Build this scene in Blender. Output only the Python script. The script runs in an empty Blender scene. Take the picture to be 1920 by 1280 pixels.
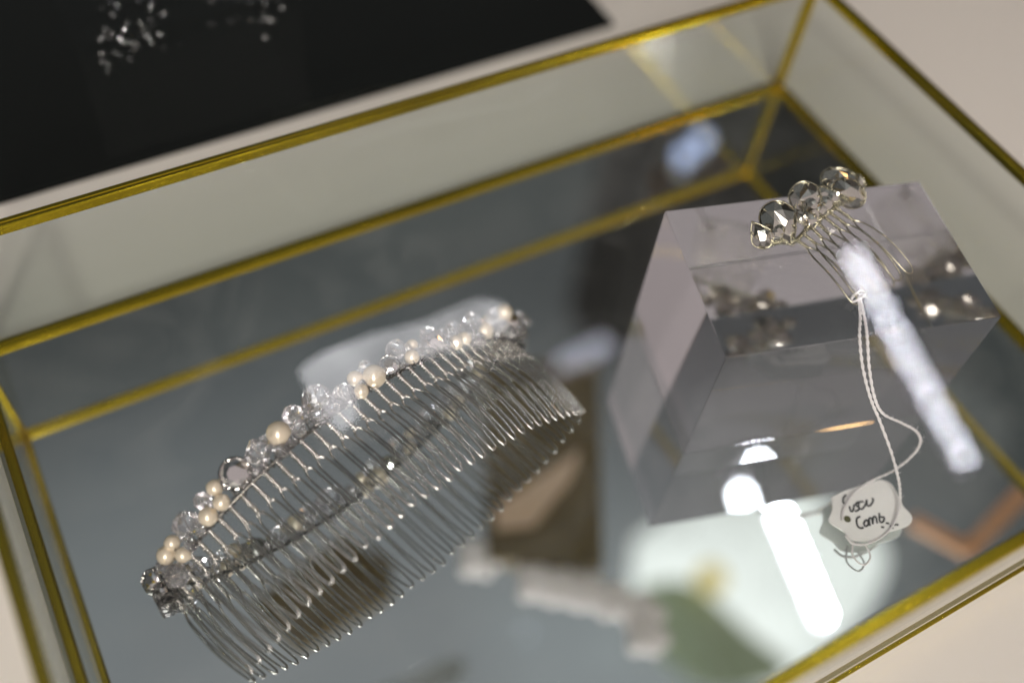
import bpy, bmesh, math, random
from mathutils import Vector, Matrix
H = 0.05            # height of the display box in metres; every length below is in units of H
sc = bpy.context.scene
col = sc.collection
random.seed(7)

# ------------------------------------------------------------------ camera, world, light
cd = bpy.data.cameras.new('camera'); cam = bpy.data.objects.new('camera', cd); col.objects.link(cam)
M = Matrix(((0.8736353767857458, 0.3477483460522292, -0.34034147006553145),
            (-0.47887465196184625, 0.7384719351179883, -0.47469808168088734),
            (0.0862571512214993, 0.5776939404745672, 0.8116830754685714)))
cam.matrix_world = Matrix.Translation(Vector((-5.6335, -4.63124, 5.62809)) * H) @ M.to_4x4()
cd.sensor_width = 36; cd.lens = 36 * 1950 / 1920
cd.clip_start = 0.005; cd.clip_end = 50
cd.dof.use_dof = True; cd.dof.focus_distance = 6.0 * H; cd.dof.aperture_fstop = 2.9
cd.dof.aperture_blades = 0
sc.camera = cam

w = bpy.data.worlds.new('World'); sc.world = w; w.use_nodes = True
nt = w.node_tree; bg = nt.nodes['Background']
tc = nt.nodes.new('ShaderNodeTexCoord')
nz = nt.nodes.new('ShaderNodeTexNoise'); nz.inputs['Scale'].default_value = 1.6; nz.inputs['Detail'].default_value = 1.5
cr = nt.nodes.new('ShaderNodeValToRGB')
cr.color_ramp.elements[0].position = .36; cr.color_ramp.elements[0].color = (.112, .116, .12, 1)
cr.color_ramp.elements[1].position = .66; cr.color_ramp.elements[1].color = (.205, .222, .226, 1)
nt.links.new(tc.outputs['Generated'], nz.inputs['Vector'])
nt.links.new(nz.outputs['Fac'], cr.inputs['Fac'])
# the room: grey-blue ceiling on the far side, paler overhead, dusky rose walls behind the photographer
sx = nt.nodes.new('ShaderNodeSeparateXYZ'); nt.links.new(tc.outputs['Generated'], sx.inputs[0])
def mrange(src, a, b, c_, d_):
    m_ = nt.nodes.new('ShaderNodeMapRange'); m_.interpolation_type = 'SMOOTHSTEP'
    for k_, v_ in zip(('From Min', 'From Max', 'To Min', 'To Max'), (a, b, c_, d_)): m_.inputs[k_].default_value = v_
    nt.links.new(src, m_.inputs['Value']); return m_.outputs[0]
mw = nt.nodes.new('ShaderNodeVectorMath'); mw.operation = 'SCALE'
nt.links.new(cr.outputs['Color'], mw.inputs[0]); nt.links.new(mrange(sx.outputs['Z'], .76, .97, .42, 1.9), mw.inputs['Scale'])
mxw = nt.nodes.new('ShaderNodeMix'); mxw.data_type = 'RGBA'; mxw.inputs[6].default_value = (.35, .305, .30, 1)
nt.links.new(mrange(sx.outputs['Y'], -.35, .05, 0, 1), mxw.inputs[0]); nt.links.new(mw.outputs[0], mxw.inputs[7])
nt.links.new(mxw.outputs[2], bg.inputs['Color'])
bg.inputs['Strength'].default_value = 1.0

def area(name, loc, target, size, energy, color):
    l = bpy.data.lights.new(name, 'AREA'); l.shape = 'RECTANGLE'; l.size = size[0] * H; l.size_y = size[1] * H
    l.energy = energy; l.color = color
    o = bpy.data.objects.new(name, l); col.objects.link(o)
    o.location = Vector(loc) * H
    o.rotation_euler = (Vector(target) - Vector(loc)).to_track_quat('-Z', 'Y').to_euler()
    return o
for nm, lc, e in (('fill_lamp_far', (-25, -31, 31), 8.5), ('fill_strip_indoor', (-17, -27, 24), 9.5),
                  ('fill_strip_counter', (-18, -20, 34), 8.0), ('fill_lamp_low', (-19, -33, 22), 7.0)):
    sz = (3, 26) if ('door' in nm or 'counter' in nm) else (3.2, 3.2)
    area(nm, lc, (-3, -2, 0), sz, e, (1.0, .95, .89))  # fill lamps added behind the camera, two stretched for highlights on the wires

sc.view_settings.view_transform = 'Standard'; sc.view_settings.look = 'None'
sc.view_settings.exposure = 0.14; sc.view_settings.gamma = 1
sc.render.engine = 'CYCLES'
cy = sc.cycles
cy.use_adaptive_sampling = False; cy.use_denoising = True; cy.denoiser = 'OPENIMAGEDENOISE'
cy.max_bounces = 26; cy.transmission_bounces = 20; cy.glossy_bounces = 12; cy.transparent_max_bounces = 32; cy.diffuse_bounces = 3
cy.caustics_reflective = True; cy.caustics_refractive = True; cy.blur_glossy = 0.2
cy.sample_clamp_indirect = 110

# ------------------------------------------------------------------ materials
def mat(name):
    m = bpy.data.materials.new(name); m.use_nodes = True
    return m, m.node_tree, m.node_tree.nodes['Principled BSDF']
def N(nt, t, **k):
    n = nt.nodes.new(t)
    for a, b in k.items():
        if a in n.inputs: n.inputs[a].default_value = b
        else: setattr(n, a, b)
    return n
def principled(name, color, rough=.5, metal=0, noise=0, nscale=40, coat=0, bump=0):
    m, nt, p = mat(name)
    p.inputs['Base Color'].default_value = (*color, 1); p.inputs['Roughness'].default_value = rough
    p.inputs['Metallic'].default_value = metal; p.inputs['Coat Weight'].default_value = coat
    if noise or bump:
        t = N(nt, 'ShaderNodeTexCoord'); n = N(nt, 'ShaderNodeTexNoise', Scale=nscale, Detail=4.0)
        nt.links.new(t.outputs['Object'], n.inputs['Vector'])
        if noise:
            mx = N(nt, 'ShaderNodeMix', data_type='RGBA')
            mx.inputs[6].default_value = (*[c * (1 - noise) for c in color], 1)
            mx.inputs[7].default_value = (*[min(1, c * (1 + noise)) for c in color], 1)
            nt.links.new(n.outputs['Fac'], mx.inputs[0]); nt.links.new(mx.outputs[2], p.inputs['Base Color'])
        if bump:
            b = N(nt, 'ShaderNodeBump', Strength=bump, Distance=.0004)
            nt.links.new(n.outputs['Fac'], b.inputs['Height']); nt.links.new(b.outputs['Normal'], p.inputs['Normal'])
    return m
TABLE = principled('cream_tabletop', (.74, .68, .62), .42, noise=.05, nscale=9, bump=.04)
BLACK = principled('black_velvet', (.004, .0045, .0035), .9, noise=.3, nscale=400)
BLACK.node_tree.nodes['Principled BSDF'].inputs['Specular IOR Level'].default_value = .1
BRASS = principled('brushed_brass', (.58, .43, .02), .22, 1, noise=.10, nscale=60, bump=.05)
SILVER = principled('silver_wire', (.70, .68, .65), .12, 1)
DARKSILVER = principled('oxidised_silver', (.20, .19, .175), .22, 1, noise=.3, nscale=900)
GOLDSILVER = principled('pale_champagne_metal', (.50, .47, .36), .14, 1)
PEARL = principled('cream_pearl', (.78, .67, .52), .24, .30, noise=.05, nscale=300, coat=.7)
THREAD = principled('white_cotton_thread', (.72, .68, .68), .9)
CARDM = principled('white_card', (.82, .80, .78), .7, noise=.05, nscale=900)
INK = principled('black_ink', (.012, .012, .014), .6)
BROWN = principled('olive_brown_wood', (.10, .066, .007), .5, noise=.25, nscale=30)
COPPER = principled('copper_frame', (.62, .30, .12), .4, 0)
WHITE = principled('white_petal', (.85, .82, .84), .8)
PALEGREEN = principled('sage_leaf', (.40, .52, .34), .6, noise=.3, nscale=3)
YELLOW = principled('yellow_bloom', (.85, .60, .05), .6)
BEIGE = principled('beige_card', (.62, .46, .34), .7)
DARKCAB = principled('black_lacquer', (.008, .008, .007), .9)
DARKCAB.node_tree.nodes['Principled BSDF'].inputs['Specular IOR Level'].default_value = .1
GREYM = principled('blocker_grey', (.30, .34, .35), .8)
WHITEPL = principled('white_plastic', (.8, .8, .8), .4)

def glass(name, ior, color=(1, 1, 1), rough=0.0, milk=0):
    m = bpy.data.materials.new(name); m.use_nodes = True; nt = m.node_tree; nt.nodes.clear()
    g = N(nt, 'ShaderNodeBsdfGlass', IOR=ior, Roughness=rough); g.inputs['Color'].default_value = (*color, 1)
    o = N(nt, 'ShaderNodeOutputMaterial')
    if milk:
        d = N(nt, 'ShaderNodeBsdfDiffuse'); d.inputs['Color'].default_value = (.95, .93, .95, 1)
        x = N(nt, 'ShaderNodeMixShader'); x.inputs[0].default_value = milk
        nt.links.new(g.outputs[0], x.inputs[1]); nt.links.new(d.outputs[0], x.inputs[2]); nt.links.new(x.outputs[0], o.inputs[0])
    else: nt.links.new(g.outputs[0], o.inputs[0])
    return m
CRYSTAL = glass('cut_crystal', 1.6, (.99, .985, 1.0), milk=.07)
CLEARX = glass('clear_crystal', 1.6)
SMOKY = principled('foiled_smoky_crystal', (.80, .77, .70), .02, .97, coat=1)
ACRYLIC = glass('clear_acrylic', 1.49, (.995, .988, .995))
def foil(name, base):
    m, nt, p = mat(name)
    p.inputs['Base Color'].default_value = (*base, 1); p.inputs['Metallic'].default_value = 1; p.inputs['Roughness'].default_value = .06
    return m
FOIL = foil('foiled_rhinestone', (.90, .88, .88)); DFOIL = foil('smoked_foil', (.50, .45, .38))

def pane_mat(name, tint, dust=0.0, dscale=600, ior=1.5):
    m = bpy.data.materials.new(name); m.use_nodes = True; nt = m.node_tree; nt.nodes.clear()
    tr = N(nt, 'ShaderNodeBsdfTransparent'); tr.inputs['Color'].default_value = (*tint, 1)
    gl = N(nt, 'ShaderNodeBsdfGlossy', Roughness=0.0); gl.inputs['Color'].default_value = (1, 1, 1, 1)
    geo = N(nt, 'ShaderNodeNewGeometry'); io = N(nt, 'ShaderNodeMix'); io.inputs[2].default_value = ior; io.inputs[3].default_value = 1 / ior
    fr = N(nt, 'ShaderNodeFresnel', IOR=ior); nt.links.new(geo.outputs['Backfacing'], io.inputs[0]); nt.links.new(io.outputs[0], fr.inputs['IOR']); mx = N(nt, 'ShaderNodeMixShader')
    o = N(nt, 'ShaderNodeOutputMaterial')
    nt.links.new(fr.outputs[0], mx.inputs[0]); nt.links.new(tr.outputs[0], mx.inputs[1]); nt.links.new(gl.outputs[0], mx.inputs[2])
    last = mx.outputs[0]
    if dust:
        d = N(nt, 'ShaderNodeBsdfDiffuse'); d.inputs['Color'].default_value = (.8, .8, .8, 1)
        t = N(nt, 'ShaderNodeTexCoord'); n = N(nt, 'ShaderNodeTexNoise', Scale=dscale, Detail=2.0)
        r = N(nt, 'ShaderNodeValToRGB'); r.color_ramp.elements[0].position = .70; r.color_ramp.elements[1].position = .76
        ml = N(nt, 'ShaderNodeMath', operation='MULTIPLY_ADD'); ml.inputs[1].default_value = dust * 8; ml.inputs[2].default_value = dust
        m2 = N(nt, 'ShaderNodeMixShader')
        nt.links.new(t.outputs['Object'], n.inputs['Vector']); nt.links.new(n.outputs['Fac'], r.inputs[0])
        nt.links.new(r.outputs[0], ml.inputs[0]); nt.links.new(ml.outputs[0], m2.inputs[0])
        nt.links.new(last, m2.inputs[1]); nt.links.new(d.outputs[0], m2.inputs[2]); last = m2.outputs[0]
    nt.links.new(last, o.inputs[0])
    return m
PANEL = pane_mat('box_side_glass', (.88, .905, .89), ior=1.3)
SHELF = pane_mat('counter_glass', (.985, .99, .985), ior=1.42)
def mirror_mat():
    m = bpy.data.materials.new('silvered_mirror'); m.use_nodes = True; nt = m.node_tree; nt.nodes.clear()
    gl = N(nt, 'ShaderNodeBsdfGlossy', Roughness=0.0); gl.inputs['Color'].default_value = (.80, .84, .84, 1)
    d = N(nt, 'ShaderNodeBsdfDiffuse'); d.inputs['Color'].default_value = (.6, .6, .58, 1)
    t = N(nt, 'ShaderNodeTexCoord'); n = N(nt, 'ShaderNodeTexNoise', Scale=3800.0, Detail=1.0)
    r = N(nt, 'ShaderNodeValToRGB'); r.color_ramp.elements[0].position = .72; r.color_ramp.elements[1].position = .78
    ml = N(nt, 'ShaderNodeMath', operation='MULTIPLY_ADD'); ml.inputs[1].default_value = .45
    n3 = N(nt, 'ShaderNodeTexNoise', Scale=26.0, Detail=5.0, Distortion=1.5); nt.links.new(t.outputs['Object'], n3.inputs['Vector'])
    r3 = N(nt, 'ShaderNodeMapRange'); r3.inputs['From Min'].default_value = .42; r3.inputs['From Max'].default_value = .75; r3.inputs['To Min'].default_value = .008; r3.inputs['To Max'].default_value = .075
    nt.links.new(n3.outputs[0], r3.inputs[0]); nt.links.new(r3.outputs[0], ml.inputs[2])
    m2 = N(nt, 'ShaderNodeMixShader'); o = N(nt, 'ShaderNodeOutputMaterial')
    nt.links.new(t.outputs['Object'], n.inputs['Vector']); nt.links.new(n.outputs['Fac'], r.inputs[0])
    nt.links.new(r.outputs[0], ml.inputs[0]); nt.links.new(ml.outputs[0], m2.inputs[0])
    nt.links.new(gl.outputs[0], m2.inputs[1]); nt.links.new(d.outputs[0], m2.inputs[2]); nt.links.new(m2.outputs[0], o.inputs[0])
    return m
MIRROR = mirror_mat()
def emit(name, color, s, uneven=0):
    m = bpy.data.materials.new(name); m.use_nodes = True; nt = m.node_tree; nt.nodes.clear()
    e = N(nt, 'ShaderNodeEmission', Strength=s); e.inputs['Color'].default_value = (*color, 1)
    if uneven:
        t = N(nt, 'ShaderNodeTexCoord'); n = N(nt, 'ShaderNodeTexNoise', Scale=uneven, Detail=2.0); nt.links.new(t.outputs['Object'], n.inputs[0])
        q = N(nt, 'ShaderNodeMapRange'); q.inputs['From Min'].default_value = .3; q.inputs['From Max'].default_value = .7
        q.inputs['To Min'].default_value = s * .55; q.inputs['To Max'].default_value = s * 1.35
        nt.links.new(n.outputs[0], q.inputs[0]); nt.links.new(q.outputs[0], e.inputs['Strength'])
    o = N(nt, 'ShaderNodeOutputMaterial'); nt.links.new(e.outputs[0], o.inputs[0]); return m
LEDM = emit('led_glow', (.88, .90, 1.0), 105); SPOTM = emit('led_lavender_glow', (.55, .62, 1.0), 2.0); LEDM2 = emit('led_blue_glow', (.82, .84, 1.0), 12); CARDLIGHT = emit('lamp_diffuser_glow', (.95, .94, .97), 8.5, 30)
WARM = emit('warm_bulb_glow', (1.0, .55, .22), 9)

# ------------------------------------------------------------------ builders
def build(name, bm, m, parent=None, smooth=False, label=None):
    """bm is in H units, world space; linked as one mesh object, relative to its parent"""
    off = Vector((0, 0, 0))
    q = parent
    while q is not None: off = off + q.location; q = q.parent
    if parent is None:
        zs = [v.co for v in bm.verts]
        c = sum(zs, Vector()) / len(zs); c.z = min(v.z for v in zs); org = c * H
    else:
        org = off
    bmesh.ops.scale(bm, vec=(H, H, H), verts=bm.verts)
    bmesh.ops.translate(bm, vec=-org, verts=bm.verts)
    me = bpy.data.meshes.new(name); bm.normal_update(); bm.to_mesh(me); bm.free()
    me.materials.append(m)
    for p in me.polygons: p.use_smooth = smooth
    o = bpy.data.objects.new(name, me); col.objects.link(o)
    if parent is None: o.location = org
    else: o.parent = parent
    if label: o['label'] = label
    return o
def thing(name, loc, label, cat, group=None):
    o = bpy.data.objects.new(name, None); col.objects.link(o); o.location = Vector(loc) * H
    o.empty_display_size = .01; o['label'] = label; o['category'] = cat
    if group: o['group'] = group
    return o
def tag(o, label, cat, group=None, kind=None):
    o['label'] = label; o['category'] = cat
    if group: o['group'] = group
    if kind: o['kind'] = kind
    return o
def box(bm, lo, hi, bev=0, rot=None, seg=2):
    lo = Vector(lo); hi = Vector(hi); t = bmesh.new()
    bmesh.ops.create_cube(t, size=1)
    bmesh.ops.scale(t, vec=hi - lo, verts=t.verts)
    if bev: bmesh.ops.bevel(t, geom=t.edges[:], offset=bev, segments=seg, profile=.6, affect='EDGES')
    bmesh.ops.translate(t, vec=(lo + hi) / 2, verts=t.verts)
    if rot: bmesh.ops.transform(t, matrix=rot, verts=t.verts)
    merge(bm, t)
def merge(bm, t):
    mp = {v: bm.verts.new(v.co) for v in t.verts}
    for f in t.faces: bm.faces.new([mp[v] for v in f.verts])
    t.free()
def tube(bm, pts, r, n=8, close=False, cap=True):
    pts = [Vector(p) for p in pts]; rings = []
    up = None
    for i, p in enumerate(pts):
        a = pts[i - 1] if i > 0 else (pts[-1] if close else p); b = pts[(i + 1) % len(pts)] if (i < len(pts) - 1 or close) else p
        d = (b - a).normalized() if (b - a).length > 1e-9 else Vector((0, 0, 1))
        if up is None: up = Vector((0, 0, 1)) if abs(d.z) < .9 else Vector((1, 0, 0))
        s = d.cross(up)
        if s.length < 1e-6: s = d.cross(Vector((1, 0, 0)))
        s.normalize(); up = s.cross(d).normalized()
        rr = r[i] if isinstance(r, (list, tuple)) else r
        rings.append([bm.verts.new(p + (s * math.cos(k * 2 * math.pi / n) + up * math.sin(k * 2 * math.pi / n)) * rr) for k in range(n)])
    for i in range(len(rings) - (0 if close else 1)):
        A = rings[i]; B = rings[(i + 1) % len(rings)]
        for k in range(n): bm.faces.new((A[k], A[(k + 1) % n], B[(k + 1) % n], B[k]))
    if cap and not close: bm.faces.new(rings[0][::-1]); bm.faces.new(rings[-1])
def smoothpath(pts, sub=6):
    P = [Vector(p) for p in pts]; out = []
    for i in range(len(P) - 1):
        a = P[max(i - 1, 0)]; b = P[i]; c = P[i + 1]; d = P[min(i + 2, len(P) - 1)]
        for k in range(sub):
            t = k / sub
            out.append(.5 * ((2 * b) + (c - a) * t + (2 * a - 5 * b + 4 * c - d) * t * t + (-a + 3 * b - 3 * c + d) * t ** 3))
    out.append(P[-1]); return out
def prism(bm, outline, z0, z1):
    A = [bm.verts.new((p[0], p[1], z0)) for p in outline]; B = [bm.verts.new((p[0], p[1], z1)) for p in outline]
    n = len(A)
    for i in range(n): bm.faces.new((A[i], A[(i + 1) % n], B[(i + 1) % n], B[i]))
    bm.faces.new(A[::-1]); bm.faces.new(B)
    bmesh.ops.recalc_face_normals(bm, faces=bm.faces[:])
# ---- measured positions, in units of H
BEADS = [('rhine', -5.876, -1.932, 0.055, 0.0587), ('rhine', -5.857, -2.03, 0.047, 0.0496), ('cryst', -5.858, -2.092, 0.036, 0.0378), ('cryst', -5.86, -2.093, 0.03, 0.032), ('round', -5.744, -2.012, 0.15, 0.0696), ('bicone', -5.797, -1.912, 0.107, 0.044), ('pearl', -5.756, -1.88, 0.157, 0.0527), ('pearl', -5.674, -1.942, 0.205, 0.0436), ('pearl', -5.704, -1.846, 0.201, 0.0439), ('bicone', -5.601, -1.82, 0.304, 0.0785), ('pearl', -5.483, -1.862, 0.355, 0.0521), ('bicone', -5.48, -1.768, 0.369, 0.0495), ('pearl', -5.396, -1.746, 0.414, 0.0466), ('pearl', -5.393, -1.839, 0.404, 0.0463), ('rhine', -5.271, -1.756, 0.493, 0.087), ('bicone', -5.121, -1.717, 0.547, 0.0816), ('pearl', -4.983, -1.671, 0.578, 0.0675), ('round', -5.002, -1.769, 0.555, 0.0438), ('bicone', -4.872, -1.612, 0.599, 0.0622), ('round', -4.877, -1.706, 0.583, 0.0412), ('round', -4.722, -1.584, 0.629, 0.0865), ('cryst', -4.75, -1.694, 0.607, 0.0533), ('cryst', -4.696, -1.659, 0.604, 0.0357), ('bicone', -4.574, -1.607, 0.622, 0.0631), ('cryst', -4.554, -1.664, 0.607, 0.033), ('pearl', -4.471, -1.54, 0.609, 0.0457), ('pearl', -4.473, -1.633, 0.609, 0.0423), ('pearl', -4.366, -1.575, 0.612, 0.0672), ('round', -4.38, -1.485, 0.598, 0.0431), ('rhine', -4.249, -1.524, 0.59, 0.0619), ('bicone', -4.167, -1.431, 0.569, 0.066), ('pearl', -4.093, -1.504, 0.544, 0.044), ('pearl', -4.046, -1.41, 0.518, 0.0351), ('rhine', -3.909, -1.436, 0.487, 0.0644), ('bicone', -3.917, -1.366, 0.482, 0.0615), ('pearl', -3.765, -1.441, 0.414, 0.0458), ('pearl', -3.685, -1.41, 0.366, 0.0431), ('round', -3.723, -1.316, 0.379, 0.0532), ('bicone', -3.559, -1.274, 0.286, 0.0817), ('pearl', -3.493, -1.329, 0.235, 0.0582), ('cryst', -3.611, -1.463, 0.326, 0.0333), ('bicone', -3.404, -1.258, 0.26, 0.0551), ('pearl', -3.306, -1.254, 0.24, 0.0521), ('bicone', -3.355, -1.308, 0.2, 0.0485), ('rhine', -3.256, -1.291, 0.17, 0.0525), ('round', -3.219, -1.339, 0.1, 0.0458), ('bicone', -3.156, -1.3, 0.1, 0.039), ('cryst', -3.297, -1.359, 0.13, 0.0419), ('cryst', -3.189, -1.268, 0.15, 0.0353)]
TAG = [[-2.096, -3.252, 0.08], [-1.99, -3.253, 0.08], [-1.883, -3.27, 0.08], [-1.809, -3.279, 0.08], [-1.729, -3.298, 0.08], [-1.691, -3.349, 0.08], [-1.704, -3.42, 0.08], [-1.725, -3.498, 0.08], [-1.723, -3.573, 0.08], [-1.771, -3.612, 0.08], [-1.859, -3.604, 0.08], [-1.94, -3.589, 0.08], [-2.024, -3.595, 0.08], [-2.096, -3.571, 0.08], [-2.163, -3.526, 0.08], [-2.174, -3.46, 0.08], [-2.206, -3.396, 0.08], [-2.204, -3.36, 0.08], [-2.142, -3.317, 0.08]]
STROKES = [[[-2.004, -3.279, 0.092], [-2.033, -3.29, 0.092], [-2.051, -3.312, 0.092], [-2.044, -3.328, 0.092]], [[-2.033, -3.35, 0.092], [-2.047, -3.38, 0.092], [-2.03, -3.381, 0.092], [-1.999, -3.354, 0.092]], [[-1.957, -3.355, 0.092], [-1.979, -3.352, 0.092], [-1.992, -3.365, 0.092], [-1.985, -3.382, 0.092], [-2.002, -3.395, 0.092], [-2.025, -3.391, 0.092]], [[-1.934, -3.364, 0.092], [-1.961, -3.356, 0.092], [-1.985, -3.382, 0.092], [-1.977, -3.399, 0.092], [-1.943, -3.39, 0.092], [-1.907, -3.364, 0.092]], [[-1.907, -3.364, 0.092], [-1.929, -3.397, 0.092], [-1.906, -3.402, 0.092], [-1.869, -3.383, 0.092], [-1.871, -3.369, 0.092]], [[-2.019, -3.433, 0.092], [-2.049, -3.437, 0.092], [-2.073, -3.474, 0.092], [-2.065, -3.496, 0.092], [-2.048, -3.499, 0.092]], [[-2.009, -3.469, 0.092], [-2.03, -3.483, 0.092], [-2.029, -3.5, 0.092], [-2.005, -3.496, 0.092], [-1.993, -3.473, 0.092], [-2.009, -3.469, 0.092]], [[-2.003, -3.509, 0.092], [-1.979, -3.472, 0.092], [-1.961, -3.475, 0.092], [-1.98, -3.508, 0.092]], [[-1.98, -3.508, 0.092], [-1.948, -3.475, 0.092], [-1.932, -3.48, 0.092], [-1.952, -3.516, 0.092]], [[-1.896, -3.47, 0.092], [-1.929, -3.515, 0.092], [-1.91, -3.524, 0.092], [-1.887, -3.505, 0.092], [-1.906, -3.493, 0.092]], [[-1.946, -3.546, 0.092], [-1.932, -3.555, 0.092]], [[-1.902, -3.538, 0.092], [-1.886, -3.551, 0.092]], [[-1.891, -3.564, 0.092], [-1.885, -3.588, 0.092]], [[-1.899, -3.581, 0.092], [-1.864, -3.572, 0.092], [-1.84, -3.583, 0.092]]]
HOLE = [[-2.101, -3.411, 0.08]]
TH1 = [[-1.789, -2.568, 1.12], [-1.849, -2.666, 1.1], [-1.932, -2.776, 1.07], [-1.944, -2.898, 0.93], [-1.921, -3.022, 0.78], [-1.841, -3.118, 0.6], [-1.789, -3.269, 0.42], [-1.77, -3.394, 0.28], [-1.754, -3.467, 0.15], [-1.806, -3.524, 0.12], [-1.895, -3.579, 0.1], [-2.001, -3.599, 0.09], [-2.112, -3.59, 0.09], [-2.178, -3.55, 0.09], [-2.188, -3.496, 0.1]]
TH2 = [[-1.791, -2.576, 1.13], [-1.849, -2.708, 1.1], [-1.894, -2.798, 1.07], [-1.91, -2.914, 0.93], [-1.898, -3.033, 0.78], [-1.832, -3.102, 0.66], [-1.651, -3.152, 0.5], [-1.529, -3.211, 0.4], [-1.502, -3.262, 0.33], [-1.553, -3.293, 0.26], [-1.698, -3.309, 0.2], [-1.852, -3.29, 0.15], [-1.969, -3.298, 0.11], [-2.088, -3.354, 0.1], [-2.14, -3.407, 0.1]]
ST = [('pear', -2.091, -2.003, 1.19, 0.062), ('pear', -1.94, -1.956, 1.22, 0.104), ('navette', -1.782, -1.965, 1.19, 0.054), ('round', -1.677, -1.873, 1.22, 0.077), ('navette', -1.691, -1.973, 1.19, 0.064), ('oval', -1.525, -1.905, 1.19, 0.061), ('oval', -1.386, -1.853, 1.22, 0.085), ('oval', -1.403, -1.962, 1.22, 0.084), ('round', -1.274, -1.905, 1.19, 0.049), ('round', -1.743, -2.029, 1.19, 0.038), ('round', -1.628, -1.987, 1.19, 0.038)]
ST_TEETH = [[[-1.91, -2.12, 1.19], [-1.873, -2.176, 1.17], [-1.812, -2.6, 1.1]], [[-1.846, -2.096, 1.19], [-1.81, -2.173, 1.17], [-1.765, -2.622, 1.1]], [[-1.768, -2.062, 1.19], [-1.747, -2.154, 1.17], [-1.706, -2.62, 1.1]], [[-1.71, -2.051, 1.19], [-1.687, -2.139, 1.17], [-1.61, -2.609, 1.1]], [[-1.642, -2.038, 1.19], [-1.604, -2.144, 1.17], [-1.537, -2.59, 1.1]], [[-1.588, -2.03, 1.19], [-1.543, -2.128, 1.17], [-1.465, -2.569, 1.1]], [[-1.533, -2.01, 1.19], [-1.477, -2.125, 1.17], [-1.359, -2.556, 1.1]]]
CARD = [[-4.33, 0.1], [-4.11, 0.17], [-3.64, 0.17], [-3.17, 0.1], [-2.85, 0.13], [-2.64, 0.12], [-2.47, -0.02], [-2.54, -0.21], [-2.81, -0.27], [-3.5, -0.18], [-3.84, -0.18], [-4.02, -0.3], [-4.08, -0.49], [-4.24, -0.55], [-4.3, -0.39], [-4.34, -0.14]]
CARDPL = [[-4.69, -0.88], [-4.5, -0.81], [-4.07, -0.81], [-3.64, -0.88], [-3.36, -0.85], [-3.16, -0.86], [-3.01, -0.98], [-3.07, -1.15], [-3.32, -1.21], [-3.94, -1.12], [-4.25, -1.13], [-4.41, -1.23], [-4.47, -1.41], [-4.61, -1.47], [-4.67, -1.32], [-4.71, -1.09]]
BROWN_P = [[-1.69, 1.41], [-0.37, 0.85], [-1.75, -1.52], [-2.85, -0.9]]
OLIVE_P = [[-5.27, -0.22], [-4.14, 0.06], [-3.77, -0.44], [-3.92, -0.77], [-5.02, -0.88]]
WEDGE_P = [[-2.49, -0.41], [-1.24, -0.19], [-1.56, -0.49], [-2.22, -0.79], [-2.61, -0.64]]
BLOB = [[-2.46, -1.34], [-2.23, -1.52], [-2.0, -1.7], [-1.79, -1.91], [-1.6, -2.14], [-1.71, -2.38], [-2.9, -0.81]]
COP = [[1.79, -2.66], [2.13, -3.25], [3.51, -2.94]]
GREEN = [[9.12, 6.24], [12.04, 6.54], [15.47, 5.88], [17.66, 2.24], [16.4, 0.46], [12.6, -0.75], [9.62, -0.27], [7.4, 3.2]]
LEAF = [[8.08, 4.42], [9.77, 3.8], [10.64, 1.35], [11.08, -0.58], [8.24, 0.26], [7.28, 2.84]]
YEL = [[10.38, 3.4]]
WARMP = [[3.07, -0.83]]
LEDP = [[10.5, -0.25, 24], [12.32, 6.53, 24]]
SPOTS = [[7.47, 7.99], [8.16, 8.26]]

# ------------------------------------------------------------------ setting: tabletop
bm = bmesh.new(); box(bm, (-40, -30, -.6), (40, 30, -.10), .02)
t = build('tabletop', bm, TABLE); t['kind'] = 'structure'

# black velvet mat behind the box
bm = bmesh.new(); box(bm, (-20, 1.30, -.098), (-.80, 12, -.05), .015)
tag(build('velvet_mat', bm, BLACK), 'large black velvet mat lying on the cream tabletop behind the brass box', 'mat')
bm = bmesh.new(); box(bm, (9.2, 10.5, -.098), (36, 13, 24), .05)
tag(build('black_cabinet', bm, DARKCAB), 'tall black cabinet standing behind the box, seen only mirrored in its floor', 'cabinet')

# ------------------------------------------------------------------ display box
XL, YF = -6.3754, -4.1086
dbx = thing('display_box', (XL / 2, YF / 2, -.1), 'open brass framed glass display box with a mirror floor', 'display box')
bm = bmesh.new(); box(bm, (XL + .02, YF + .02, -.05), (-.02, -.02, 0))
build('mirror_floor', bm, MIRROR, dbx)
RT = .034; RB = .042
def rail(a, b, r, name):
    a = Vector(a); b = Vector(b); d = (b - a); L = d.length
    t = bmesh.new(); bmesh.ops.create_cube(t, size=1); bmesh.ops.scale(t, vec=(L, 2 * r, 2 * r), verts=t.verts)
    # folded came: an L of two faces with a small groove line between them
    bmesh.ops.bevel(t, geom=t.edges[:], offset=r * .28, segments=2, profile=.5, affect='EDGES')
    bmesh.ops.transform(t, matrix=Matrix.Translation((a + b) / 2) @ d.to_track_quat('X', 'Z').to_matrix().to_4x4(), verts=t.verts)
    g = bmesh.new(); merge(g, t)
    # raised seam running along the rail
    n = Vector((0, 0, 1)) if abs(d.normalized().z) < .5 else Vector((1, 1, 0)).normalized()
    c = Vector((XL / 2, YF / 2, .5)); mid = (a + b) / 2
    tube(g, [a + n * (r * 1.02), b + n * (r * 1.02)], r * .16, 6)
    return build(name, g, BRASS, dbx)
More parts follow.
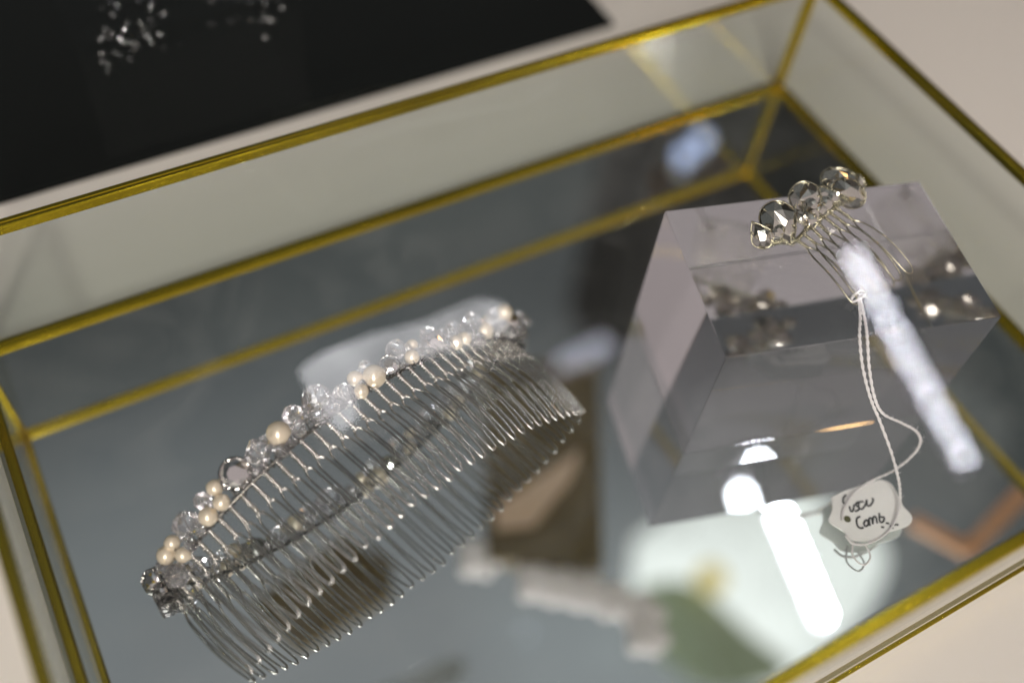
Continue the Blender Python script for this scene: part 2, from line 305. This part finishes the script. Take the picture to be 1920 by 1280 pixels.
for z, r, nm in ((1, RT, 'top_rail'), (0, RB, 'base_rail')):
    zz = z if z else -.01
    rail((XL, 0, zz), (0, 0, zz), r, nm)
    if z: rail((XL, YF, zz), (0, YF, zz), r, nm)
    else: rail((XL, YF - .028, -.012), (0, YF - .028, -.012), .013, nm)
    rail((XL, YF + r, zz), (XL, -r, zz), r * .985, nm); rail((0, YF + r, zz), (0, -r, zz), r * .985, nm)
for x in (XL, 0):
    for y in (YF, 0):
        rail((x, y, RB), (x, y, 1 - RT), .034, 'corner_post')
rs = random.Random(5)
for x in (XL, 0):
    for y in (YF, 0):
        for z, r in ((1, RT), (0, RB)):
            bm = bmesh.new(); bmesh.ops.create_icosphere(bm, subdivisions=3, radius=r * 1.22)
            for v in bm.verts: v.co *= 1 + rs.uniform(-.04, .04); v.co.z *= .93
            bmesh.ops.translate(bm, vec=(x, y - (.02 if y and not z else 0), z if z else -.012), verts=bm.verts)
            build('solder_joint', bm, BRASS, dbx, True)
g = .012
for lo, hi in (((XL + .05, -g, .03), (-.05, g, .97)), ((XL + .05, YF - g, .03), (-.05, YF + g, .97)),
               ((XL - g, YF + .05, .03), (XL + g, -.05, .97)), ((-g, YF + .05, .03), (g, -.05, .97))):
    bm = bmesh.new(); box(bm, lo, hi); build('glass_panel', bm, PANEL, dbx)
# ------------------------------------------------------------------ counter glass the photograph is taken through
bm = bmesh.new()
vs = [bm.verts.new(p) for p in ((-16, -14, 4.9), (14, -14, 4.9), (14, 12, 4.9), (-16, 12, 4.9))]; bm.faces.new(vs)
tag(build('counter_glass', bm, SHELF), 'clear glass counter top spanning above the brass box and combs', 'glass pane')

# ------------------------------------------------------------------ wire comb
EV = Vector((.249, -.968, 0)).normalized(); EU = Vector((.968, .249, 0)).normalized(); O = Vector((-4.295, -2.289, 0))
RR, UC, TOP = 1.8, -.1, .59
def cyl(u, v, h=0):
    th = math.asin(max(-.99, min(.99, (u - UC) / RR)))
    n = EU * math.sin(th) + Vector((0, 0, math.cos(th))); tg = EU * math.cos(th) - Vector((0, 0, math.sin(th)))
    p = O + EU * UC + Vector((0, 0, TOP - RR)) + n * (RR + h) + EV * v
    return p, n, tg
comb = thing('hair_comb', (-4.4, -1.9, 0), 'long arched silver wire comb with pearls and crystals resting on the mirror', 'hair comb')
WR = .0069
NT = 35
def band_u(s): return -.1 + 1.31 * s
rb = random.Random(3)
bm = bmesh.new()
bandp = [cyl(band_u(-1 + 2 * k / 90) , -.672, .0)[0] for k in range(91)]
tube(bm, bandp, .011, 8)
# binding wire wound around the band
pts = []
for k in range(91 * 10):
    s = -1 + 2 * k / (91 * 10 - 1); p, n, tg = cyl(band_u(s), -.675)
    a = k * .62; rad = .017 + .004 * math.sin(k * .05)
    pts.append(p + (n * math.cos(a) + EV * math.sin(a)) * rad)
tube(bm, pts, .0036, 5)
build('band', bm, DARKSILVER, comb, True)
def arc_s(i):  # even spacing along the arc
    th = math.asin(1.31 / RR); a = -th + 2 * th * i / (NT - 1); return math.sin(a) * RR / 1.31
for i in range(NT):
    s = arc_s(i); ub = band_u(s); ut = ub + .045 - .02 * s + rb.uniform(-.004, .004)
    bm = bmesh.new()
    VF = -.512 + rb.uniform(-.006, .006)
    pb, n, tg = cyl(ub, -.668); pf, nf, tf = cyl(ub + (ut - ub) * .15, VF, -.004); pt, n2, t2 = cyl(ut, .05 + rb.uniform(-.008, .008), -.01)
    ph = rb.uniform(0, 6)
    turns = 4.0; K = 44
    for w_ in (0, math.pi):
        pts = []
        for k in range(K + 1):
            q = k / K; a = ph + w_ + turns * 2 * math.pi * q
            c = pb.lerp(pf, q)
            pts.append(c + (n * math.cos(a) + tg * math.sin(a)) * WR * 1.3)
        tube(bm, pts, WR, 6)
    # hook where the twist opens, then the two legs and the rounded tip as one wire
    half = .031
    ax = (pt - pf); L = ax.length; axn = ax.normalized()
    side = tf
    lift = nf
    pts = [pf - axn * .012 + side * WR, pf + side * .012 + lift * .012, pf + side * half * .85 + axn * .025 + lift * .006]
    legA = [(.16, 1.0), (.35, 1.03), (.55, 1.0), (.75, .86), (.9, .72), (.965, .55), (1.0, 0)]
    def legpt(q, wd, sgn):
        bulge = .030 * math.sin(math.pi * q) - .012 * q
        return pf + axn * (L * q) + side * (half * wd * sgn) + lift * bulge
    jit = rb.uniform(-.005, .005); wob = rb.uniform(.88, 1.1); half = .031 * wob
    pts += [legpt(q, wd, 1) + side * jit * math.sin(q * 3) for q, wd in legA]
    pts += [legpt(q, wd, -1) + side * jit * math.sin(q * 3 + .4) for q, wd in legA[-2::-1]]
    pts += [pf - side * half * .85 + axn * .035 - lift * .006, pf - side * .012 + axn * .004 - lift * .008, pf - axn * .012 - side * WR]
    tube(bm, smoothpath(pts, 5), WR, 8)
    # small collar of wire closing the twist
    tube(bm, smoothpath([pf + side * -.013 + lift * .006, pf + lift * .015, pf + side * .018 + lift * .010, pf + side * .026 + axn * .006 - lift * .002], 4), WR * .95, 6)
    build('tooth', bm, SILVER, comb, True)

def pearl_bm(c, r):
    bm = bmesh.new(); bmesh.ops.create_uvsphere(bm, u_segments=32, v_segments=20, radius=r)
    d = Vector((rb.uniform(-1, 1), rb.uniform(-1, 1), rb.uniform(.1, .9))).normalized()
    # drilled hole: a small dimple at each pole
    for v in bm.verts:
        if abs(v.co.z) > r * .985: v.co.z *= .93
    bmesh.ops.transform(bm, matrix=Matrix.Translation(c) @ d.to_track_quat('Z', 'Y').to_matrix().to_4x4(), verts=bm.verts)
    return bm
def lathe_facets(rings, n, twist=True):
    bm = bmesh.new(); R = []
    for i, (z, r) in enumerate(rings):
        off = (i % 2) * math.pi / n if twist else 0
        if r < 1e-6: R.append([bm.verts.new((0, 0, z))])
        else: R.append([bm.verts.new((r * math.cos(2 * math.pi * k / n + off), r * math.sin(2 * math.pi * k / n + off), z)) for k in range(n)])
    bmesh.ops.convex_hull(bm, input=bm.verts)
    bmesh.ops.recalc_face_normals(bm, faces=bm.faces[:])
    return bm
def place(bm, c, r, d):
    bmesh.ops.transform(bm, matrix=Matrix.Translation(c) @ d.to_track_quat('Z', 'Y').to_matrix().to_4x4() @ Matrix.Scale(r, 4), verts=bm.verts)
    return bm
def rdir(zmin=-.2):
    return Vector((rb.uniform(-1, 1), rb.uniform(-1, 1), rb.uniform(zmin, 1))).normalized()
VIEW = Vector((-.34, -.47, .81)).normalized()
extra = []
for i in range(120):
    s = -1 + 2 * (i + rb.uniform(.2, .8)) / 120; p, n_, t_ = cyl(band_u(s), -.70 - rb.uniform(-.02, .11)); p = p + n_ * rb.uniform(-.02, .035)
    if p.z < .04: p.z = .04
    if all((p - Vector(q[1:4])).length > q[4] * .8 + .010 for q in BEADS) and all((p - Vector(q[1:4])).length > .046 for q in extra) and len(extra) < 46: extra.append((rb.choice(('cryst', 'bicone', 'round')), p.x, p.y, p.z, rb.uniform(.026, .042)))
for k, x, y, z, r in [(q[0], q[1], q[2], q[3], q[4] * 1.02) for q in BEADS] + extra:
    c = Vector((x, y, z))
    # outward direction of the band at this bead
    u = (c - O).dot(EU); n = cyl(u, 0)[1]
    if k == 'pearl':
        build('pearl', pearl_bm(c, r), PEARL, comb, True)
    elif k == 'bicone':
        d = (EU * rb.uniform(-.4, .4) + EV * rb.uniform(-1, 1) + n * rb.uniform(-.3, .7)).normalized()
        bm = place(lathe_facets([(-.92, .16), (-.42, .74), (0, 1), (.42, .74), (.92, .16)], 8), c, r * 1.04, d)
        build('crystal_bead', bm, CRYSTAL, comb)
        bm = bmesh.new(); tube(bm, [c - d * r * .97, c + d * r * .97], .0045, 6); tube(bm, smoothpath([c - d * r, c - n * r * .9, cyl(u, -.672)[0]], 4), .0034, 5)
        build('bead_wire', bm, SILVER, comb, True)
    elif k in ('round', 'cryst'):
        d = rdir()
        bm = place(lathe_facets([(-.93, .28), (-.66, .74), (-.25, .97), (.25, .97), (.66, .74), (.93, .28)], 9 if k == 'round' else 7), c, r, d)
        build('crystal_bead', bm, CRYSTAL, comb)
        bm = bmesh.new(); tube(bm, [c - d * r * .98, c + d * r * .98], .0042, 6); tube(bm, smoothpath([c + d * r, c + EV * r * .8, cyl(u, -.672)[0]], 4), .0034, 5)
        build('bead_wire', bm, SILVER, comb, True)
    else:
        d = (VIEW + n * .5 + rdir() * .35).normalized()
        gem = place(lathe_facets([(.40, .50), (.25, .80), (0, 1), (-.06, 1), (-.42, .55), (-.70, .12)], 8), c, r * .95, d)
        build('rhinestone', gem, FOIL, comb)
        # foiled cup with claws behind the stone
        bm = bmesh.new(); cup = []
        for zc, rc in ((.02, 1.04), (-.46, .60), (-.76, .16), (-.84, .16), (-.52, .72), (.02, 1.12)):
            cup.append([bm.verts.new((rc * math.cos(a * math.pi / 10), rc * math.sin(a * math.pi / 10), zc)) for a in range(20)])
        for a, b in zip(cup, cup[1:]):
            for q in range(20): bm.faces.new((a[q], a[(q + 1) % 20], b[(q + 1) % 20], b[q]))
        for q in range(4):
            a = q * math.pi / 2 + .4
            P = [Vector((math.cos(a) * rr_, math.sin(a) * rr_, zz_)) for rr_, zz_ in ((1.08, -.3), (1.1, 0), (1.0, .2), (.86, .27))]
            tube(bm, P, .07, 6)
        place(bm, c, r * .95, d)
        build('stone_setting', bm, SILVER, comb)
# bunched binding wire at the two ends and between the beads
bm = bmesh.new()
for cx, rad, m_ in ((Vector((-5.83, -2.06, .05)), .055, 60), (Vector((-3.24, -1.33, .07)), .05, 50)):
    pts = [cx + Vector((math.sin(k * 1.3) * rad * (1 + .3 * math.sin(k)), math.cos(k * 1.7) * rad, math.sin(k * 2.1 + 1) * rad * .7)) for k in range(m_)]
    pts = [Vector((p.x, p.y, max(p.z, .01))) for p in pts]
    tube(bm, smoothpath(pts, 4), .0042, 5)
for i in range(26):
    s = -1 + 2 * (i + .5) / 26; p, n, tg = cyl(band_u(s), -.70)
    q0 = rb.uniform(0, 6)
    tube(bm, [p + (n * math.cos(q0 + a * .7) + EV * math.sin(q0 + a * .7)) * (.024 + .003 * a) + tg * (a - 5) * .006 for a in range(11)], .004, 5)
build('binding_wire', bm, DARKSILVER, comb, True)

# ------------------------------------------------------------------ acrylic block
bm = bmesh.new()
BC = [(-2.421, -1.518), (-.773, -1.979), (-1.058, -3.021), (-2.715, -2.568)]
cx = sum(p[0] for p in BC) / 4; cyy = sum(p[1] for p in BC) / 4
ang = math.atan2(-1.979 + 1.518, 1.648); BW, BD, BH = 1.715, 1.085, 1.066
box(bm, (-BW / 2, -BD / 2, 0), (BW / 2, BD / 2, BH), .0018, seg=1)
bmesh.ops.transform(bm, matrix=Matrix.Translation((cx, cyy, .006)) @ Matrix.Rotation(ang, 4, 'Z'), verts=bm.verts)
tag(build('acrylic_block', bm, ACRYLIC), 'thick clear acrylic block standing on the mirror under the small comb', 'display block')

# ------------------------------------------------------------------ small comb on the block
sm = thing('hair_comb', (-1.6, -2.1, 1.08), 'small champagne wire comb with smoky teardrop stones lying on the acrylic block', 'hair comb')
def outline(kind, n=16):
    P = []
    for i in range(n):
        a = 2 * math.pi * i / n
        if kind == 'pear':
            r = 1.0
            x = math.cos(a) * (1 - .0); y = math.sin(a)
            if y > 0: x *= (1 - y) ** .55 * .98 + .02; y *= 1.45
            P.append((x * .86, y * .95))
        elif kind == 'navette':
            P.append((math.copysign(abs(math.cos(a)) ** 1.3, math.cos(a)) * .55, math.sin(a) * 1.15))
        elif kind == 'oval': P.append((math.cos(a) * .82, math.sin(a) * 1.12))
        else: P.append((math.cos(a), math.sin(a)))
    return P
def gem(kind):
    P = outline(kind, 10); bm = bmesh.new(); P2 = outline(kind, 5)
    for p in P2: bm.verts.new((p[0] * .42 + rb.uniform(-.04, .04), p[1] * .42 + rb.uniform(-.04, .04), .50 + rb.uniform(-.06, .06)))
    for z, s, o_ in ((.27, .80, 1), (0, 1, 0), (-.07, 1, 0), (-.4, .5, 0), (-.6, .1, 0)):
        n = len(P)
        for i in range(n):
            a = P[i]; b = P[(i + 1) % n]
            q = ((a[0] + b[0]) / 2 * 1.0, (a[1] + b[1]) / 2 * 1.0) if o_ else a
            if z == .27 and i % 2: continue
            bm.verts.new((q[0] * s, q[1] * s, z))
    bmesh.ops.convex_hull(bm, input=bm.verts)
    # drop loose interior verts
    bmesh.ops.delete(bm, geom=[v for v in bm.verts if not v.link_faces], context='VERTS')
    bmesh.ops.recalc_face_normals(bm, faces=bm.faces[:])
    return bm
def orient(bm, c, r, d, up):
    x = up.cross(d).normalized(); y = d.cross(x).normalized()
    m = Matrix((x, y, d)).transposed().to_4x4()
    bmesh.ops.transform(bm, matrix=Matrix.Translation(c) @ m @ Matrix.Scale(r, 4), verts=bm.verts); return bm
CR = M.col[0].copy(); CU = M.col[1].copy(); CB = M.col[2].copy()
# kind, x, y, z, size ; direction of the point in the picture plane (right, up) ; tilt
DIRS = [(-.55, .85), (.45, -.9), (.7, -.5), (0, 1), (.5, -.85), (.9, -.5), (.9, -.4), (.85, -.5), (0, 1), (1, 0), (0, 1)]
TL = [(-.2, -.1), (-.1, .2), (.3, .3), (-.2, .1), (.2, .2), (.2, .35), (-.1, .35), (.1, -.1), (.4, .1), (.1, -.3), (.1, -.3)]
for (k, x, y, z, r), dd, tl in zip(ST, DIRS, TL):
    c = Vector((x, y, z)); up = CR * dd[0] + CU * dd[1]; d = (CB + CR * tl[0] + CU * tl[1]).normalized()
    s_ = r * 1.16
    st = build('stone_setting', orient(gem(k), c - d * s_ * .10, s_ * 1.08, d, up), DFOIL, sm)
    # open the setting: keep only its rear half so that the stone shows
    bmx = bmesh.new(); bmx.from_mesh(st.data)
    lim = ((c - d * s_ * .12) * H - sm.location)
    geom = bmx.verts[:] + bmx.edges[:] + bmx.faces[:]
    bmesh.ops.bisect_plane(bmx, geom=geom, plane_co=lim, plane_no=d, clear_outer=True)
    bmx.to_mesh(st.data); bmx.free()
    build('gemstone', orient(gem(k), c, s_, d, up), SMOKY, st)
    bm = bmesh.new(); P = outline(k, 24)
    x_ = up.cross(d).normalized(); y_ = d.cross(x_).normalized()
    ring = [c + (x_ * p[0] + y_ * p[1]) * s_ * 1.06 - d * s_ * .05 for p in P]
    tube(bm, ring, .0040, 6, close=True)
    for q in range(0, 24, 5):
        p = ring[q]; tube(bm, [p - d * .02, p + d * .012, p + (c - p) * .16 + d * s_ * .22], .0055, 6)
    # little balls of the claw ends
    for q in range(0, 24, 5):
        p = ring[q] + (c - ring[q]) * .14 + d * s_ * .2
        t_ = bmesh.new(); bmesh.ops.create_icosphere(t_, subdivisions=1, radius=.008); bmesh.ops.translate(t_, vec=p, verts=t_.verts); merge(bm, t_)
    build('claw_rim', bm, GOLDSILVER, sm, True)
for q in range(12):   # chips of stone filling the gaps of the row
    t_ = q / 11; c = Vector((-2.03 + t_ * .72, -2.03 + t_ * .13 + rb.uniform(-.03, .05), 1.17 + rb.uniform(-.01, .05)))
    d = (CB + CR * rb.uniform(-.6, .6) + CU * rb.uniform(-.6, .6)).normalized()
    build('gemstone', orient(gem('round'), c + Vector((0, 0, .03)), rb.uniform(.028, .046), d, CU), SMOKY, sm)
bm = bmesh.new()
bp = [Vector(p) for p in ((-2.10, -2.05, 1.15), (-2.0, -2.06, 1.16), (-1.91, -2.10, 1.165), (-1.77, -2.05, 1.165), (-1.64, -2.02, 1.165), (-1.52, -1.99, 1.165), (-1.38, -1.95, 1.165), (-1.28, -1.93, 1.165))]
bp = smoothpath(bp, 8); tube(bm, bp, .009, 6)
tube(bm, [p + Vector((math.sin(i * 1.1) * .006, math.cos(i * 1.1) * .014, math.sin(i * 1.1) * .016)) for i, p in enumerate(smoothpath(bp, 6))], .004, 5)
build('band', bm, GOLDSILVER, sm, True)
for b, f_, tp in ST_TEETH:
    b = Vector(b); f_ = Vector(f_); tp = Vector(tp); bm = bmesh.new()
    for w_ in (0, math.pi):
        tube(bm, [b.lerp(f_, k / 24) + (Vector((0, 0, 1)) * math.cos(w_ + k * .85) + Vector((1, .2, 0)) * math.sin(w_ + k * .85)) * .007 for k in range(25)], .0055, 6)
    ax = (tp - f_); L = ax.length; a = ax.normalized(); sd = a.cross(Vector((0, 0, 1))).normalized() * -1
    def lp(q, wd): return f_ + a * L * q + sd * wd * .040 + Vector((0, 0, .035 * math.sin(math.pi * q)))
    W = [(.0, .1), (.07, .55), (.2, .85), (.45, 1.0), (.7, 1.0), (.88, .9), (.965, .65), (1.0, 0)]
    pts = [lp(q, w_) for q, w_ in W] + [lp(q, -w_) for q, w_ in W[-2::-1]]
    tube(bm, smoothpath(pts, 6), .0050, 8)
    build('tooth', bm, GOLDSILVER, sm, True)

# ------------------------------------------------------------------ price tag on its thread
tg_ = thing('price_tag', (-1.95, -3.42, .0), 'white scalloped price tag with handwriting, on a cotton thread by the block', 'price tag')
bm = bmesh.new()
o2 = smoothpath([(*p[:2], 0) for p in TAG] + [(*TAG[0][:2], 0)], 4)[:-1]
prism(bm, [(p.x, p.y) for p in o2], .075, .088)
build('card', bm, CARDM, tg_)
bm = bmesh.new()
for s_ in STROKES: tube(bm, smoothpath([(p[0], p[1], .0890) for p in s_], 5), .0062, 6)
build('handwriting', bm, INK, tg_)
bm = bmesh.new(); hx, hy = HOLE[0][:2]
prism(bm, [(hx + .022 * math.cos(a * math.pi / 8), hy + .022 * math.sin(a * math.pi / 8)) for a in range(16)], .0884, .0898)
build('eyelet', bm, principled('dark_eyelet', (.08, .08, .03), .6), tg_)
bm = bmesh.new()
for P in (TH1, TH2):
    path = smoothpath(P, 14)
    for w_ in (0, math.pi):
        tube(bm, [p + Vector((math.cos(w_ + i * .9), math.sin(w_ + i * .9), math.cos(w_ + i * .9 + 1))) * .0035 for i, p in enumerate(path)], .0058, 6)
    for i in range(0, len(path), 2):   # loose fibres
        p = path[i]; d = Vector((rb.uniform(-1, 1), rb.uniform(-1, 1), rb.uniform(-1, 1))) * .022
        tube(bm, [p, p + d * .5, p + d + Vector((0, 0, .004))], .0009, 3)
# knot at the comb and the loop round the card
k0 = Vector(TH1[0])
tube(bm, smoothpath([k0 + Vector((math.cos(a) * .045, math.sin(a) * .02, math.sin(a * 1.5) * .02)) for a in [i * .7 for i in range(14)]], 4), .008, 6)
lo = [(-2.12, -3.52, .06), (-2.20, -3.60, .05), (-2.18, -3.68, .045), (-2.11, -3.66, .05), (-2.09, -3.58, .06)]
tube(bm, smoothpath(lo, 6), .006, 6)
build('thread', bm, THREAD, tg_, True)

# ------------------------------------------------------------------ clear box of crystals on the velvet mat
cb = thing('crystal_box', (-4.3, 1.9, -.05), 'clear box of small cut crystals standing on the black velvet mat', 'box')
bm = bmesh.new(); box(bm, (-5.15, 1.36, -.045), (-3.60, 2.9, 1.0), .01)
build('case', bm, pane_mat('box_film', (.99, .99, .99), ior=1.12), cb)
rc = random.Random(11)
for i in range(70):
    cl = rc.choice(((-4.95, 1.50), (-4.80, 1.55), (-4.78, 1.75), (-4.62, 1.58), (-4.50, 1.72), (-4.10, 1.62), (-3.92, 1.60), (-3.80, 1.48)))
    c = Vector((cl[0] + rc.gauss(0, .06), cl[1] + rc.gauss(0, .07), rc.uniform(.62, .92))); c.x = min(max(c.x, -5.08), -3.66); c.y = max(c.y, 1.41)
    d = Vector((rc.uniform(-1, 1), rc.uniform(-1, 1), rc.uniform(-1, 1))).normalized()
    bm = place(lathe_facets([(-.9, .2), (0, 1), (.9, .2)], 6), c, rc.uniform(.006, .014), d)
    build('crystal', bm, CLEARX, cb)

# ------------------------------------------------------------------ things above, seen mirrored
def slab(name, poly, z0, z1, m, label, cat):
    bm = bmesh.new(); prism(bm, poly, z0, z1); return tag(build(name, bm, m), label, cat)
slab('wooden_tray', BROWN_P, 4.91, 5.15, BROWN, 'olive brown wooden tray on the counter glass above, mirrored beside the block', 'tray')
slab('slatted_tray', OLIVE_P, 4.915, 5.10, BROWN, 'olive brown slatted tray on the counter glass, mirrored under the long comb', 'tray')
slab('paper_card', WEDGE_P, 4.84, 4.895, BEIGE, 'pale beige folded card mirrored as a wedge below the comb tips', 'card')
BL = ['small white rose bud first from the tray in the mirrored row of white buds', 'white rose bud second from the tray in the mirrored row', 'white rose bud third from the tray in the mirrored row', 'white rose bud fourth from the tray in the mirrored row', 'white rose bud last but one of the mirrored row', 'fat white rose bud at the end of the mirrored row by the gown', 'faint white rose bud mirrored alone below the comb tips']
for i, (x, y) in enumerate(BLOB):
    f = thing('rose_bud', (x, y, 4.9), BL[i], 'flower', 'white rose buds mirrored in the floor')
    for k in range(7):
        a = k * 2.4; r = .06 + .012 * k
        bm = bmesh.new(); bmesh.ops.create_uvsphere(bm, u_segments=14, v_segments=10, radius=.15)
        bmesh.ops.scale(bm, vec=(1, .75, .9), verts=bm.verts)
        bmesh.ops.transform(bm, matrix=Matrix.Translation((x + math.cos(a) * r, y + math.sin(a) * r, 5.06)) @ Matrix.Rotation(a, 4, 'Z'), verts=bm.verts)
        build('petal', bm, WHITE, f, True)
bm = bmesh.new()
for a, b in zip(COP, COP[1:]):
    A = Vector((*a, 4.56)); B = Vector((*b, 4.56)); d = (B - A).normalized(); s_ = Vector((-d.y, d.x, 0)) * .09
    vs = [A - s_, B - s_, B + s_, A + s_]
    prism(bm, [(v.x, v.y) for v in vs], 4.91 if a is COP[0] else 4.913, 5.0 if a is COP[0] else 5.003)
tag(build('copper_frame', bm, COPPER), 'copper coloured frame corner mirrored to the right of the price tag', 'frame')
# glowing panel and leaf, added as stand-ins for a pale green reflection
pn = thing('standin_panel', (GREEN[0][0], GREEN[0][1], 30), 'pale glowing stand-in panel with a green leaf shape mirrored behind the price tag', 'stand-in panel')
bm = bmesh.new(); prism(bm, [(p.x, p.y) for p in smoothpath([(*p, 0) for p in GREEN] + [(*GREEN[0], 0)], 5)[:-1]], 30, 30.2)
build('diffuser', bm, emit('panel_glow', (.88, .90, .86), 1.0, 2.2), pn)
bm = bmesh.new(); prism(bm, [(p.x, p.y) for p in smoothpath([(*p, 0) for p in LEAF] + [(*LEAF[0], 0)], 5)[:-1]], 29.5, 29.6)
build('leaf', bm, PALEGREEN, pn)
bm = bmesh.new(); bmesh.ops.create_icosphere(bm, subdivisions=2, radius=.55); bmesh.ops.translate(bm, vec=(*YEL[0], 29.0), verts=bm.verts)
build('yellow_glow_ball', bm, emit('yellow_glow', (.8, .6, .12), .8), pn, True)  # glowing ball added for the mirrored yellow spot

# ------------------------------------------------------------------ lamps that are mirrored in the glass
LA, LB = LEDP
led = thing('light_strip', (LA[0], LA[1], 24), 'row of small cool white lamps mirrored in the glass over the block', 'lamp')
A = Vector(LA); B = Vector(LB); NL = 14
bm = bmesh.new(); d = (B - A).normalized()
tube(bm, [A - d * .3 + Vector((0, 0, .32)), A.lerp(B, 11 / 13) + d * .3 + Vector((0, 0, .32))], .2, 8)
build('housing', bm, WHITEPL, led)
for i in range(NL - 2):
    bm = bmesh.new(); bmesh.ops.create_icosphere(bm, subdivisions=3, radius=.115); bmesh.ops.translate(bm, vec=A.lerp(B, i / (NL - 1)), verts=bm.verts)
    build('bulb', bm, LEDM, led, True)
led2 = thing('light_strip', (4.0, 5.9, 24), 'short group of small cool white lamps mirrored below the tips of the long comb', 'lamp')
bm = bmesh.new(); prism(bm, [(3.3, 5.75), (4.8, 5.75), (4.8, 6.15), (3.3, 6.15)], 24.12, 24.4); build('housing', bm, WHITEPL, led2)
for x, y in ((3.5, 5.9), (3.95, 5.93), (4.35, 5.96), (4.62, 5.97)):
    bm = bmesh.new(); bmesh.ops.create_icosphere(bm, subdivisions=2, radius=.2); bmesh.ops.translate(bm, vec=(x, y, 24), verts=bm.verts)
    build('bulb', bm, LEDM2, led2, True)
led3 = thing('light_pair', (*SPOTS[0], 11), 'pair of lavender blue lamps mirrored in the far right corner of the box', 'lamp')
for x, y in SPOTS:
    bm = bmesh.new(); bmesh.ops.create_icosphere(bm, subdivisions=3, radius=.20); bmesh.ops.translate(bm, vec=(x, y, 11), verts=bm.verts)
    build('bulb', bm, SPOTM, led3, True)
    bm = bmesh.new(); tube(bm, [(x, y, 11.18), (x, y, 11.5)], .12, 10); build('socket', bm, WHITEPL, led3, True)
lamp = thing('ceiling_lamp', (-3.7, -.5, 10), 'white angular lamp reflected in the glass over the top of the long comb', 'lamp')
bm = bmesh.new(); prism(bm, CARD, 11.4, 11.47); build('diffuser', bm, CARDLIGHT, lamp)
bm = bmesh.new(); prism(bm, CARDPL, 7.78, 7.84); build('mirror_blocker', bm, GREYM, lamp)  # plate added to keep the diffuser's image out of the mirror floor
bm = bmesh.new(); prism(bm, [(-4.45, -.6), (-2.9, -.6), (-2.9, -.3), (-4.45, -.3)], 11.48, 11.7); build('housing', bm, WHITEPL, lamp)
for x, y, r, lb in ((*WARMP[0], .30, 'warm round bulb mirrored as an orange glow below the acrylic block'),):
    bl = thing('warm_bulb', (x, y, 7), lb, 'lamp')
    bm = bmesh.new(); bmesh.ops.create_uvsphere(bm, u_segments=20, v_segments=12, radius=r); bmesh.ops.translate(bm, vec=(x, y, 7), verts=bm.verts); build('globe', bm, WARM, bl, True)
    bm = bmesh.new(); tube(bm, [(x, y, 7 + r * .9), (x, y, 7 + r * 1.8)], r * .5, 12); build('socket', bm, WHITEPL, bl, True)
